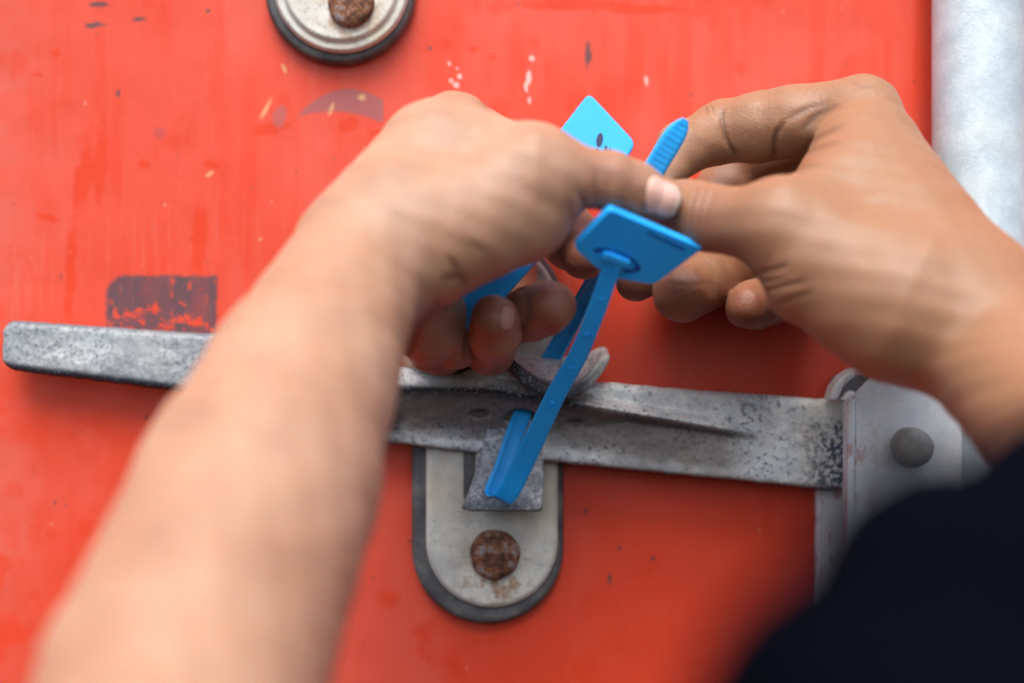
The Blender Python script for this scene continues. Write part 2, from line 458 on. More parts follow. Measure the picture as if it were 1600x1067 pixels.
def dish(name, cx, y0, y1, r, levels, mat, parent):
    """rounded oblong plate turned up from rings: levels = (inset px, depth)"""
    bm = bmesh.new(); rows = []
    for ins, d in levels:
        rows.append([bm.verts.new((P(a, b, DOOR)[0], d, P(a, b, DOOR)[2])) for a, b in oblong(cx, y0, y1, r - ins, 40)])
    n = len(rows[0])
    for a, b in zip(rows, rows[1:]):
        for k in range(n): bm.faces.new((a[k], a[(k + 1) % n], b[(k + 1) % n], b[k]))
    bm.faces.new(rows[-1]); bm.faces.new(rows[0][::-1])
    o = link(name, bm_mesh(name, bm), mat, parent)
    return bevel(o, .0008, 3, 30)

# upper plate
up = tag(empty('retainer_plate', PV(535, -30, DOOR)), 'round ended galvanised plate on dark rubber pad, cut off at the top edge', 'plate')
dish('gasket', 534, -260, -12, 116, [(0, .7005), (-1, .696), (3, .6925), (10, .692)], M['rubber'], up)
dish('plate', 538, -260, -14, 104, [(0, .692), (-1, .690), (3, .6875), (13, .6875), (17, .6855), (21, .6848)], M['plate'], up)
bolt('bolt', 547, 5, .6805, 35, .0045, M['rust'], up)

# keeper plate that the lever lies on
kp = tag(empty('lever_keeper', PV(762, 700, DOOR)), 'galvanised keeper plate with rusty bolt and hook, fixed on a rubber pad under the lever', 'latch keeper')
dish('gasket', 762, 482, 853, 117, [(0, .7005), (-1, .6962), (4, .6940), (14, .6932)], M['rubber'], kp)
dish('plate', 769, 480, 842, 101, [(0, .6936), (-1, .6922), (4, .6908), (9, .6903)], M['plate'], kp)
bolt('bolt', 773, 868, .6853, 38, .0052, M['rust'], kp)
prism('slot', [(724, 700), (748, 700), (748, 778), (724, 778)], .6897, .6925, M['rubber'], kp, 0)
0 and prism('rib', [(668, 668), (724, 668), (725, 780), (712, 800), (668, 800)], .6880, .6915, M['plate'], kp, .0012)

def sd_px(d): return K * d
def sdf_obj(name, f, pxlo, pxhi, d, ylo, yhi, h, mat, parent, attrs=None):
    a = P(pxlo[0], pxhi[1], d); b = P(pxhi[0], pxlo[1], d)
    v, q = surf_net(f, (a[0], ylo, a[2]), (b[0], yhi, b[2]), h)
    at = attrs(v) if attrs else None
    return link(name, np_mesh(name, v, q, at), mat, parent)

s68 = K * .682
def uv68(p): return 800 + p[:, 0] / s68, 533.5 - (p[:, 2] - CZ) / s68
def hook(p):
    u, v = uv68(p)
    yf = .6845 - .012 * sstep(725, 800, v)
    left = np.interp(v, [660, 700, 740, 765, 796], [752, 750, 748, 740, 727]) - (p[:, 1] - yf) / s68 * .75; right = np.interp(v, [660, 760, 800], [850, 849, 846])
    d = smax(np.abs(p[:, 1] - yf) - .0038, (left - u) * s68, .0015)
    d = smax(d, (u - right) * s68, .0015); d = smax(d, (v - 794) * s68, .0015); d = smax(d, (655 - v) * s68, .0015)
    web = smax(smax(np.abs(u - 800) * s68 - .011, (v - 775) * s68, .002), smax((690 - v) * s68, np.abs(p[:, 1] - .690) - .0075, .002), .002)
    return smin(d, web, .004)
def mk_attr(f):
    return f
def hook_at(v):
    a, b = uv68(v); return {'grime_shade': .10 + 0 * a, 'wear_shade': sstep(770, 790, b) * .8 + .35 * sstep(690, 670, b), 'patch': 0 * a + .6}
sdf_obj('hook', hook, (700, 640), (870, 810), .682, .655, .705, .0009, M['lever'], kp, hook_at)

# the lever
lv_u = [-10, 5, 335, 500, 620, 760, 930, 1100, 1345]
lv_top = [499, 500, 521, 540, 573, 577, 596, 610, 627]
lv_bot_u = [0, 20, 270, 610, 870, 1100, 1345]
lv_bot = [577, 580, 611, 695, 724, 747, 771]
cr_u = [560, 619, 760, 828, 887, 1027, 1176, 1300]
cr_v = [600, 603, 605, 614, 626, 650, 676, 697]
def lever_parts(p):
    u, v = uv68(p)
    top = np.interp(u, lv_u, lv_top); bot = np.interp(u, lv_bot_u, lv_bot); c = np.interp(u, cr_u, cr_v); t = v - c
    H = np.interp(u, [480, 590, 780, 900, 1020, 1130, 1188, 1260], [0, .012, .012, .0105, .0085, .0058, 0.0, 0])
    wa = np.interp(u, [760, 900], [34, 15]); wb = np.interp(u, [760, 880, 980, 1150], [84, 46, 18, 12])
    pr = np.where(t < 0, 1 - np.clip(-t / wa, 0, 1) ** 1.3, 1 - np.clip(t / wb, 0, 1) ** .9)
    pr = np.sqrt(pr * pr + .0)  
    return u, v, top, bot, c, t, H, pr
def lever(p):
    u, v, top, bot, c, t, H, pr = lever_parts(p)
    base = .6805 + .004 * sstep(500, 620, u) * sstep(900, 640, u)
    yf = base - H * sstep(0, 1, pr) * .5 - H * pr * .5
    yb = np.interp(u, [0, 450, 600], [.690, .690, .692])
    d = smax(yf - p[:, 1], p[:, 1] - yb, .003) * .85
    e = smax((top - v) * s68, (v - bot) * s68, .002)
    # rounded handle end
    cu, cv, rr = 31, 531, 29
    e = np.maximum(e, -u * s68 + .0005)
    cx = np.maximum(26 - u, 0); a1 = np.where((u < 26) & (v < 526), (np.hypot(cx, 526 - v) - 26) * s68, e)
    a2 = np.where((u < 30) & (v > 551), (np.hypot(30 - u, v - 551) - 30) * s68, e)
    e = np.maximum(e, np.maximum(np.where((u < 26) & (v < 526), a1, -1), np.where((u < 30) & (v > 551), a2, -1)))
    d = smax(d, e, .0045)
    d = np.maximum(d, (u - 1345) * s68)
    d = d - .0004 * (vnoise(u / 15, v / 13, 21, 3) - .5) * 2
    slot = (np.sqrt(((u - 814) / 26) ** 2 + ((v - 655) / 17) ** 2) - 1) * 17 * s68
    d = smax(d, -slot, .0012)
    for hx, hy in ((750, 646), (898, 661)):
        ph = (np.sqrt(((u - hx) / 17) ** 2 + ((v - hy) / 7.5) ** 2 + ((p[:, 1] - .6745) / .009) ** 2) - 1) * 7 * s68
        d = smax(d, -ph, .0008)
    return d
def lever_at(p):
    u, v, top, bot, c, t, H, pr = lever_parts(p)
    n = vnoise(u / 30, v / 20, 31)
    hi = H / .012
    gr = sstep(2, 12, t) * sstep(95, 55, t + 25 * (n - .5)) * np.clip(hi * 1.7, 0, 1) * .8  # brown below the crest: painted shade of the face tilted down
    wear_shade = np.exp(-((t - 4) / 11) ** 2) * np.clip(hi * 1.7, 0, 1) * sstep(560, 600, u) * (1 - .75 * sstep(890, 960, u))
    wear_shade = np.maximum(wear_shade, np.exp(-((u - 880) / 70) ** 2 - ((t - 2) / 16) ** 2))
    wear_shade = np.maximum(wear_shade, sstep(17, 9, bot - v) * 1.0 * sstep(560, 400, u)); wear_shade = np.maximum(wear_shade, sstep(8, 1, bot - v) * .8); wear_shade = np.maximum(wear_shade, sstep(14, 0, v - top) * .5 * sstep(450, 300, u))
    wear_shade = np.maximum(wear_shade, .75 * sstep(640, 610, u) * sstep(590, 612, u) * (t > 0))
    patch = sstep(1225, 1300, u) * sstep(20, 45, v - top) * 1.0 + sstep(450, 380, u) * .35
    patch = np.maximum(patch, np.exp(-((u - 1175) / 20) ** 2 - ((v - 628) / 16) ** 2))
    rib = sstep(860, 930, u) * sstep(1200, 1120, u)
    wear_shade = np.maximum(wear_shade, rib * np.exp(-((t - 9) / 6) ** 2) * .35)  # dark band painted in as the shade under the rib
    gr = np.maximum(gr, rib * sstep(0, 8, t) * sstep(40, 14, t + 24 * (n - .5)) * .7)  # brown band below the rib, its shade put into the colour
    hand = sstep(600, 520, u) * (.62 + .5 * vnoise(u / 60, v / 45, 33, 3)) * (1 - .6 * np.exp(-((u - 170) / 120) ** 2 - ((v - 552) / 24) ** 2))
    return {'hand': np.clip(hand, 0, 1), 'grime_shade': gr, 'wear_shade': wear_shade, 'patch': np.clip(patch, 0, 1)}
le = tag(empty('latch_lever', PV(1335, 700, .69)), 'long weathered galvanised lever lying across the red door, flat grip at the left', 'door handle')
sdf_obj('bar', lever, (-12, 480), (1360, 790), .682, .660, .698, .0011, M['lever'], le, lever_at)

# hinged saddle flap on the lever
def flap(p):
    s = K * .672; u = 800 + p[:, 0] / s; v = 533.5 - (p[:, 2] - CZ) / s
    yy = p[:, 1]
    fv = np.interp(u, [740, 775, 790, 805, 822, 842, 864, 884, 902, 921, 936, 948, 960], [545, 556, 563, 577, 592, 605, 611, 612, 610, 599, 582, 568, 556])
    back = sstep(.662, .694, yy)
    fv = fv * (1 - back) + np.interp(u, [740, 790, 815, 842, 877, 915, 935, 955], [541, 553, 562, 566, 566, 563, 554, 547]) * back
    g = 0 * u
    XS = [740, 775, 790, 805, 822, 842, 864, 884, 902, 921, 936, 948, 960]; YS = [545, 556, 563, 577, 592, 605, 611, 612, 610, 599, 582, 568, 556]
    g = (np.interp(u + 4, XS, YS) - np.interp(u - 4, XS, YS)) / 8 * (1 - back * .7)
    d = (np.abs(v - fv) * s) / np.sqrt(1 + g * g + .25) - .0027
    d = smax(d, (762 - u) * s, .002); d = smax(d, (u - 955) * s, .005)
    yfr = .662 + .010 * sstep(880, 955, u) + .012 * sstep(815, 765, u)
    d = smax(d, yfr - yy, .0018); d = smax(d, yy - .691, .0018)
    return d
def flap_at(p):
    s = K * .672; u = 800 + p[:, 0] / s
    return {'grime_shade': 0 * u + .12, 'wear_shade': sstep(.672, .664, p[:, 1]) * .95, 'patch': 0 * u + .3}
fl = tag(empty('seal_flap', PV(860, 600, .68)), 'curved worn saddle shaped flap with riveted tongue above the lever, behind the blue strap', 'latch flap')
sdf_obj('saddle', flap, (730, 520), (975, 640), .672, .655, .698, .0007, M['lever'], fl, flap_at)
prism('tongue', [(722, 582), (735, 573), (775, 569), (815, 575), (835, 598), (822, 604), (760, 600)], .6760, .6795, M['lever'], fl, .0008)
bm = bmesh.new()
bmesh.ops.create_uvsphere(bm, u_segments=32, v_segments=16, radius=1, matrix=Matrix.Translation(PV(767, 585, .6757)) @ Matrix.Diagonal((14 * K * .68, .0014, 8 * K * .68, 1)))
link('rivet', bm_mesh('rivet', bm, True), M['plate'], fl)

# locking bar with hub bracket
lb = tag(empty('locking_bar', PV(1527, 1500, .686)), 'thick pale galvanised vertical locking bar at the right edge, carrying the lever hub', 'locking bar')
bm = bmesh.new(); c = P(1527, 533, .684); rb = 72 * K * .684
bmesh.ops.create_cone(bm, cap_ends=True, segments=96, radius1=rb, radius2=rb, depth=2.2, matrix=Matrix.Translation((c[0], .680, CZ - .05)))
o = link('bar', bm_mesh('bar', bm), M['bar'], lb); bevel(o, .001)
hb_back = [(1279, 767), (1300, 765), (1304, 640), (1330, 610), (1620, 690), (1640, 1010), (1279, 1010)]
prism('hub_bracket', hb_back, .6935, .7000, M['hub'], lb, .0015, ref=.690)
prism('hub_slot_shade', [(1290, 650), (1300, 590), (1345, 570), (1420, 575), (1420, 650)], .6960, .7005, M['rubber'], lb, .0008, ref=.697)  # added dark sheet, stands in for shade in the gap behind the ear
prism('hub_ear', [(1297, 626), (1305, 603), (1318, 587), (1334, 577), (1352, 573), (1380, 577), (1380, 587), (1352, 584), (1341, 587), (1330, 595), (1319, 607), (1310, 627)], .6660, .6800, M['hub'], lb, .0016, ref=.664)
hb = [(1333, 624), (1340, 610), (1352, 598), (1368, 584), (1400, 578), (1470, 608), (1540, 650), (1575, 720), (1580, 860), (1540, 930), (1400, 940), (1334, 905)]
hp = prism('hub_plate', hb, .6630, .6675, M['hub'], lb, .0016, ref=.664, seg=4)
prism('hub_side', [(1322, 630), (1334, 622), (1334, 905), (1322, 900)], .6612, .6720, M['hub'], lb, .0012, ref=.664)
pn = bolt('hinge_pin', 1433, 701, .6520, 31, .0120, M['pin'], lb, 0)

# ------------------------------------------------------------------ blue strap seal
def catmull(pts, n):
    pts = np.array(pts, float); p = np.vstack([2 * pts[0] - pts[1], pts, 2 * pts[-1] - pts[-2]])
    out = []
    for i in range(1, len(p) - 2):
        t = np.linspace(0, 1, n, endpoint=False)[:, None]
        out.append(.5 * ((2 * p[i]) + (-p[i - 1] + p[i + 1]) * t + (2 * p[i - 1] - 5 * p[i] + 4 * p[i + 1] - p[i + 2]) * t ** 2 + (-p[i - 1] + 3 * p[i] - 3 * p[i + 1] + p[i + 2]) * t ** 3))
    return np.vstack(out + [pts[-1:]])
sl = tag(empty('security_seal', PV(860, 640, .64)), 'bright blue plastic strap seal looped through the lever and held by both hands', 'security seal')
# control points: px, py, distance, width px
strap_c = [(962, 403, .5765, 29), (951, 432, .583, 29), (930, 490, .596, 29), (903, 555, .612, 30), (870, 614, .627, 31), (837, 682, .643, 33), (813, 732, .6535, 34), (795, 767, .659, 34), (783, 779, .662, 33), (772, 769, .6665, 31),
           (786, 732, .6705, 29), (802, 684, .6755, 28), (819, 641, .6825, 28), (840, 600, .6895, 28), (860, 563, .6885, 29), (907, 478, .662, 29), (938, 424, .640, 30), (962, 378, .628, 31), (1000, 305, .6145, 33), (1030, 252, .6080, 35), (1052, 216, .6040, 35), (1064, 198, .6025, 26), (1071, 187, .6015, 11)]
cp = catmull([list(P(a, b, d)) + [wd * K * d] for a, b, d, wd in strap_c], 26)
pos, wid = cp[:, :3], cp[:, 3]
tan = np.gradient(pos, axis=0); tan /= np.linalg.norm(tan, axis=1)[:, None]
side0 = np.array([.90, .12, -.42])
rows = []
L = np.concatenate([[0], np.cumsum(np.linalg.norm(np.diff(pos, axis=0), axis=1))])
ntail = int(17.9 * 26)
vv = []; ns = 22
for i, (p_, t_, w_) in enumerate(zip(pos, tan, wid)):
    sd_ = side0 - t_ * (side0 @ t_); sd_ /= np.linalg.norm(sd_)
    nr = np.cross(t_, sd_)           # outward face of the strap
    th = .0007 + .0004 * sstep(17 * 26, 18 * 26, np.array(float(i)))
    ring = []
    tail = sstep(ntail - 10, ntail + 6, np.array(float(i)))
    rid = .00012 * tail * (1 if math.sin(L[i] * 2 * math.pi / .0026) > .55 else 0)
    hw = w_ / 2
    for k in range(ns):               # top side left->right then bottom right->left
        m = ns // 2
        if k < m:
            x = -1 + 2 * k / (m - 1); up_ = 1
        else:
            x = 1 - 2 * (k - m) / (m - 1); up_ = -1
        edge = math.sqrt(max(0, 1 - max(0, (abs(x) - .9) / .1) ** 2)) * .75 + .25
        y = up_ * th * edge
        if up_ < 0:
            y += .0006 * (1 if abs(x) < .46 else 0) * (1 - tail) * (1 - math.exp(-((i / 26 - 7.8) / 1.3) ** 2))     # two channels along the inner face
        inner = (1 if abs(x) < .8 else 0)
        y += rid * inner * up_
        ring.append(p_ + sd_ * hw * x + nr * y)
    vv += ring
vv = np.array(vv); n = len(pos)
a = np.arange(n * ns).reshape(n, ns)
q = np.stack([a[:-1], np.roll(a, -1, 1)[:-1], np.roll(a, -1, 1)[1:], a[1:]], -1).reshape(-1, 4)
caps = []
me = bpy.data.meshes.new('strap')
me.from_pydata(vv.tolist(), [], q.tolist() + [a[0][::-1].tolist(), a[-1].tolist()]); me.update()
bm = bmesh.new(); bm.from_mesh(me); bmesh.ops.recalc_face_normals(bm, faces=bm.faces); bm.to_mesh(me); bm.free()
for p_ in me.polygons: p_.use_smooth = True
st = link('strap', me, M['blue'], sl)
es = st.modifiers.new('es', 'EDGE_SPLIT'); es.split_angle = R(50)

def plane_pt(px, py, c, n):
    r = np.array([(px - 800) * K, 1, -(py - 533.5) * K]); cc = c - np.array([0, 0, CZ])
    t = (cc @ n) / (r @ n); return r * t + np.array([0, 0, CZ])
def rnd(pts, rad, k=6):
    out = []
    n = len(pts)
    for i, (x, y) in enumerate(pts):
        r = rad[i] if isinstance(rad, (list, tuple)) else rad
        a = np.array(pts[i - 1], float); b = np.array((x, y), float); c = np.array(pts[(i + 1) % n], float)
        ua = (a - b) / np.linalg.norm(a - b); uc = (c - b) / np.linalg.norm(c - b)
        for t in np.linspace(0, 1, k):
            s0 = b + ua * r * (1 - t); s1 = b + uc * r * t
            out.append(tuple(s0 * (1 - t) + s1 * t))
    return out
def slab(name, pts, c, n, th, mat, parent, bev=.0006):
    n = np.array(n, float); n /= np.linalg.norm(n)
    bm = bmesh.new()
    f = [bm.verts.new(plane_pt(x, y, c, n)) for x, y in pts]
    g = [bm.verts.new(Vector(v.co) - Vector(n * th)) for v in f]
    bm.faces.new(f); bm.faces.new(g[::-1]); m = len(f)
    for i in range(m): bm.faces.new((f[i], f[(i + 1) % m], g[(i + 1) % m], g[i]))
    o = link(name, bm_mesh(name, bm), mat, parent)
    return bevel(o, bev, 3) if bev else o
# lower flag (the locking head with its collar)
fc = P(1000, 385, .5745); fn = np.array([.08, -.74, -.66]); fn /= np.linalg.norm(fn)
lowf = rnd([(953, 327), (1099, 389), (1022, 446), (962, 436), (930, 418), (895, 387)], [7, 5, 12, 10, 8, 12])
lf = slab('head_flag', lowf, fc, fn, .0040, M['blue'], sl)
lf['label'] = 'lower blue flag with strap socket, in front of the thumbs'
slab('collar', rnd([(946, 396), (986, 411), (981, 421), (941, 407)], 2, 3), fc + fn * .0022, fn, .0022, M['blue'], lf, .0004)
def ringmesh(name, cx, cy, rx, ry, ang, wd, spans, c, n, mat, parent):
    bm = bmesh.new()
    for a0, a1 in spans:
        prev = None
        for t in np.linspace(a0, a1, 14):
            pr = []
            for rr in (1, 1 - wd):
                x, y = rx * rr * math.cos(R(t)), ry * rr * math.sin(R(t)); ca, sa = math.cos(R(ang)), math.sin(R(ang))
                for lift in (.00012, -.0003):
                    pr.append(bm.verts.new(plane_pt(cx + x * ca - y * sa, cy + x * sa + y * ca, c + n * lift, n)))
            if prev:
                for i0, i1 in ((0, 2), (2, 3), (3, 1), (1, 0)): bm.faces.new((prev[i0], prev[i1], pr[i1], pr[i0]))
            prev = pr
    return link(name, bm_mesh(name, bm), mat, parent)
navy = mat_plastic('deep_blue_plastic', (.004, .06, .34))
ringmesh('socket_ring', 963, 407, 40, 15, 20, .24, [(185, 250), (255, 330), (-25, 25), (30, 60)], fc, fn, navy, lf)
slab('print', rnd([(1010, 362), (1070, 388), (1068, 391), (1012, 366)], 1, 2), fc + fn * .00015, fn, .0002, navy, lf, 0)
# upper tag, passing behind the left hand
tc = P(930, 230, .620); tn = np.array([-.10, -.96, .14]); tn /= np.linalg.norm(tn)
tagp = rnd([(920, 145), (994, 224), (962, 272), (828, 420), (742, 516), (712, 514), (716, 452), (800, 300)], [12, 14, 8, 4, 8, 8, 6, 20])
tg = slab('number_tag', tagp, tc, tn, .0024, M['blue'], sl, .0007)
tg['label'] = 'long blue number tag running behind the left hand'
def mark(pts): slab('printed_mark', pts, tc + tn * .00018, tn, .0002, M['ink'], tg, 0)
mark([(937 + 5.2 * math.cos(t) + 1.5 * math.sin(t) * -1, 219 + 11 * math.sin(t)) for t in np.linspace(0, 2 * math.pi, 24, endpoint=False)])
mark([(944, 230), (948, 227), (950, 240), (946, 240)]); mark([(951, 233), (954, 231), (957, 246), (953, 246)]); mark([(929, 234), (934, 231), (938, 240), (932, 244)])
# raised digits on the strap
def strap_frame(f):
    i = int(f * 26); t_ = tan[i]; sd_ = side0 - t_ * (side0 @ t_); sd_ /= np.linalg.norm(sd_)
    nr = np.cross(t_, sd_); nr = nr if nr[1] < 0 else -nr
    return pos[i], t_, sd_, nr
for f, ch in ((.75, '0'), (1.7, '7'), (2.5, '4'), (3.4, '0'), (4.3, '3')):
    cu = bpy.data.curves.new('digit', 'FONT'); cu.body = ch; cu.size = .0056; cu.extrude = .00022; cu.align_x = 'CENTER'; cu.align_y = 'CENTER'
    ob = bpy.data.objects.new('digit', cu)
    p_, t_, sd_, nr = strap_frame(f)
    X = Vector(sd_); Z = Vector(nr); Y = Z.cross(X)
    ob.matrix_world = Matrix((X, Y, Z)).transposed().to_4x4(); ob.matrix_world.translation = Vector(p_ + nr * .0008)
    C.objects.link(ob); bpy.context.view_layer.update()
    me = bpy.data.meshes.new_from_object(ob.evaluated_get(bpy.context.evaluated_depsgraph_get())); me.transform(ob.matrix_world)
    bpy.data.objects.remove(ob)
    link('digit', me, M['blue'], st)

# ------------------------------------------------------------------ the person: both arms and hands as one body
def J(j): return P(j[0], j[1], j[2]), j[3] * K * j[2]
def chain(p, js):
    d = None
    for a, b in zip(js, js[1:]):
        (pa, ra), (pb, rb) = J(a), J(b)
        x = rcone(p, pa, pb, ra, rb)
        d = x if d is None else smin(d, x, .0035)
    return d
def mass(p, cones, k):
    d = None
    for a, b in cones:
        (pa, ra), (pb, rb) = J(a), J(b)
        x = rcone(p, pa, pb, ra, rb); d = x if d is None else smin(d, x, k)
    return d

LW = (583, 398, .560, 110); LA = (404, 705, .485, 190); LB = (290, 1067, .400, 240); LC = (200, 1390, .335, 250)
LI = (712, 200, .612, 52); LM = (706, 255, .652, 50); LR = (692, 340, .680, 48); LP = (672, 430, .690, 44)
LV = (606, 380, .568, 82); RV = (1515, 490, .565, 92)
L_fore = [LC, (290, 1067, .400, 226), (406, 756, .470, 191), (474, 588, .511, 153), (564, 402, .558, 109), (612, 350, .566, 97)]
L_palm = [(LV, LI), (LV, LM), (LV, LR), (LV, LP),
          ((640, 380, .562, 96), (838, 274, .566, 72)), ((690, 250, .585, 84), (815, 262, .580, 68)), ((630, 325, .575, 92), (690, 250, .585, 84)), ((690, 372, .560, 80), (815, 338, .572, 76)),
          ((600, 430, .585, 92), (672, 505, .622, 52)), ((672, 505, .622, 50), (672, 545, .645, 40))]
L_thumb = [(838, 272, .566, 70), (950, 282, .572, 45), (990, 296, .576, 42), (1032, 311, .578, 34)]
L_fing = [
    [LI, (835, 260, .668, 44), (868, 338, .662, 46), (897, 378, .645, 46), (912, 400, .630, 36)],
    [LM, (800, 400, .705, 42), (798, 500, .665, 40), (830, 490, .630, 41), (850, 483, .614, 41), (863, 478, .606, 38)],
    [LR, (740, 520, .700, 40), (764, 545, .650, 39), (774, 520, .612, 39), (773, 497, .602, 37)],
    [LP, (660, 545, .695, 38), (690, 548, .660, 36), (712, 540, .630, 34), (706, 530, .622, 32)],
]
RW = (1532, 500, .555, 128); RA = (1652, 712, .47, 158); RB = (1760, 900, .385, 205)
RI = (1350, 173, .628, 51); RM = (1345, 205, .665, 50); RR = (1330, 270, .692, 50); RP = (1312, 345, .705, 48)
R_fore = [(1800, 850, .40, 190), (1685, 692, .48, 136), (1575, 570, .535, 118), (1492, 488, .557, 122), (1470, 440, .565, 108)]
R_palm = [(RV, RI), (RV, RM), (RV, RR), (RV, RP),
          ((1400, 440, .555, 98), (1218, 352, .565, 62)), ((1275, 432, .566, 86), (1400, 480, .556, 104)), ((1400, 480, .556, 100), RV),
          ((1312, 285, .602, 58), (1330, 230, .625, 48)), ((1235, 345, .572, 60), (1335, 290, .592, 70)), ((1330, 330, .600, 70), (1400, 400, .580, 90)), ((1345, 240, .610, 62), (1405, 350, .580, 92)),
          ((1310, 440, .62, 80), (1420, 500, .60, 92))]
R_thumb = [(1218, 352, .565, 62), (1105, 340, .585, 51), (1075, 328, .592, 46), (1036, 316, .600, 38)]
R_fing = [
    [RI, (1240, 190, .640, 55), (1185, 200, .648, 54), (1130, 206, .655, 48), (1068, 232, .645, 41), (1020, 290, .632, 31)],
    [RM, (1160, 258, .705, 52), (1080, 385, .690, 44), (995, 437, .660, 34)],
    [RR, (1205, 335, .715, 45), (1135, 412, .675, 46), (1095, 440, .650, 47), (1066, 457, .636, 47)],
    [RP, (1235, 440, .700, 38), (1203, 468, .668, 38), (1180, 475, .650, 37), (1167, 479, .642, 35)],
]
GROOVES = [  # polyline in photo pixels, depth range, width px, depth m
    # right thumb knuckle
    ([(1092, 292), (1082, 320), (1078, 350), (1083, 385)], .50, .60, 5, .0007), ([(1104, 292), (1094, 318), (1090, 350), (1094, 388)], .50, .60, 4, .0006),
    ([(1120, 296), (1106, 322), (1102, 352), (1105, 375)], .50, .60, 4, .0005), ([(1072, 320), (1070, 345), (1074, 372)], .50, .60, 4, .0005),
    # right index folds
    ([(1128, 172), (1130, 200), (1140, 228), (1150, 242)], .55, .645, 6, .0013), ([(1225, 190), (1212, 215), (1210, 250)], .55, .64, 7, .0016),
    ([(1228, 188), (1262, 170), (1300, 160)], .5, .64, 9, .0008), ([(1250, 205), (1275, 182), (1310, 165)], .5, .64, 9, .0009), ([(1245, 240), (1280, 215), (1320, 195)], .5, .64, 9, .0008),
    ([(1232, 262), (1262, 238), (1310, 222)], .5, .62, 8, .0008), ([(1245, 275), (1262, 262), (1285, 258)], .5, .62, 7, .0007),
    # base of the right thumb
    ([(1178, 428), (1215, 420), (1232, 412)], .48, .59, 6, .0012), ([(1186, 440), (1225, 436)], .48, .59, 5, .0009), ([(1195, 455), (1228, 446), (1262, 440)], .48, .59, 6, .0012), ([(1210, 478), (1250, 462), (1275, 458)], .48, .59, 6, .0008),
    ([(1040, 442), (1080, 446), (1112, 440)], .55, .66, 5, .0005),
    # left thumb web and knuckle
    ([(905, 300), (912, 322), (906, 345), (895, 362)], .48, .60, 9, .0012), ([(885, 312), (893, 335), (888, 352)], .48, .58, 8, .0005), ([(928, 258), (930, 290), (926, 312)], .48, .58, 9, .0006),
    ([(972, 290), (975, 312), (968, 330)], .48, .6, 4, .0004), ([(984, 296), (985, 315)], .48, .6, 4, .0004), ([(995, 300), (992, 318)], .48, .6, 4, .0003),
    ([(690, 438), (715, 432), (728, 446)], .48, .62, 11, .0010), ([(700, 400), (716, 425)], .48, .60, 9, .0010), ([(735, 380), (760, 395)], .48, .58, 10, .0006),
    ([(640, 560), (655, 510), (685, 478)], .48, .64, 10, .0018), ([(672, 470), (700, 480)], .48, .62, 8, .0008),
    ([(1098, 402), (1113, 424), (1112, 456)], .55, .68, 4, .0003), ([(816, 446), (826, 478), (820, 515)], .55, .66, 6, .0008), ([(1172, 448), (1186, 462), (1188, 490)], .55, .68, 4, .0006),
    ([(1102, 165), (1106, 180)], .5, .66, 4, .0006), ([(1110, 162), (1116, 178)], .5, .66, 4, .0006), ([(1330, 128), (1345, 136), (1365, 134)], .5, .66, 5, .0005),
    ([(727, 520), (724, 560)], .55, .68, 5, .0012), ([(735, 505), (765, 498), (785, 480)], .55, .62, 4, .0004),
]
GR = []
for pl, d0, d1, wd, dep in GROOVES:
    GR.append((catmull([(a, b) for a, b in pl], 6), d0, d1, wd, dep))
def to_px(p):
    y = np.maximum(p[:, 1], .05); return 800 + p[:, 0] / (K * y), 533.5 - (p[:, 2] - CZ) / (K * y), p[:, 1]
def groove_amt(p):
    u, v, d = to_px(p); out = np.zeros(len(p)); lips = np.zeros(len(p))
    for pl, d0, d1, wd, dep in GR:
        m = (u > pl[:, 0].min() - 40) & (u < pl[:, 0].max() + 40) & (v > pl[:, 1].min() - 40) & (v < pl[:, 1].max() + 40) & (d > d0) & (d < d1)
        if not m.any(): continue
        uu, vv_ = u[m], v[m]; best = np.full(len(uu), 1e9); par = np.zeros(len(uu)); n = len(pl) - 1
        for i in range(n):
            a, b = pl[i], pl[i + 1]; ab = b - a
            t = np.clip(((uu - a[0]) * ab[0] + (vv_ - a[1]) * ab[1]) / (ab @ ab), 0, 1)
            dd = np.hypot(uu - a[0] - t * ab[0], vv_ - a[1] - t * ab[1])
            w_ = dd < best; best = np.where(w_, dd, best); par = np.where(w_, (i + t) / n, par)
        fade = np.sqrt(np.clip(4 * par * (1 - par), 0, 1)) * .85 + .15
        out[m] += .58 * dep * fade * (np.exp(-(best / (wd * .6)) ** 2) - .10 * np.exp(-((best - wd * 1.5) / wd) ** 2))
    return out
NAILS = []
def add_nail(px, py, d, axis, la, lb, nrm, st=1.):
    c = P(px, py, d); a = np.array(axis, float); a /= np.linalg.norm(a); n_ = np.array(nrm, float); n_ -= a * (n_ @ a); n_ /= np.linalg.norm(n_)
    NAILS.append((c, a, np.cross(a, n_), n_, la, lb, st))
add_nail(1036, 306, .570, P(1062, 317, .580) - P(1000, 292, .576), .0080, .0060, (.12, -.80, .58))
add_nail(787, 497, .596, P(792, 476, .600) - P(782, 520, .598), .0048, .0036, (.75, -.62, .2), .35)
def nail_fields(p):
    m = np.zeros(len(p)); tip = np.zeros(len(p)); g = np.zeros(len(p))
    for c, a, b, n_, la, lb, st_ in NAILS:
        q = p - c; x = q @ a / la; y = q @ b / lb; z = q @ n_
        # squarish plate, rounder cuticle
        r = (np.abs(x) ** 3.2 + np.abs(y) ** 3.2) ** (1 / 3.2)
        ok = (z > -.0062) & (z < .008)
        mm = sstep(1.03, .95, r) * ok * st_
        m = np.maximum(m, mm); tip = np.maximum(tip, sstep(.70, .80, x) * mm)
        g = np.maximum(g, np.exp(-((r - 1.10) / .07) ** 2) * ok)
    return m, tip, g
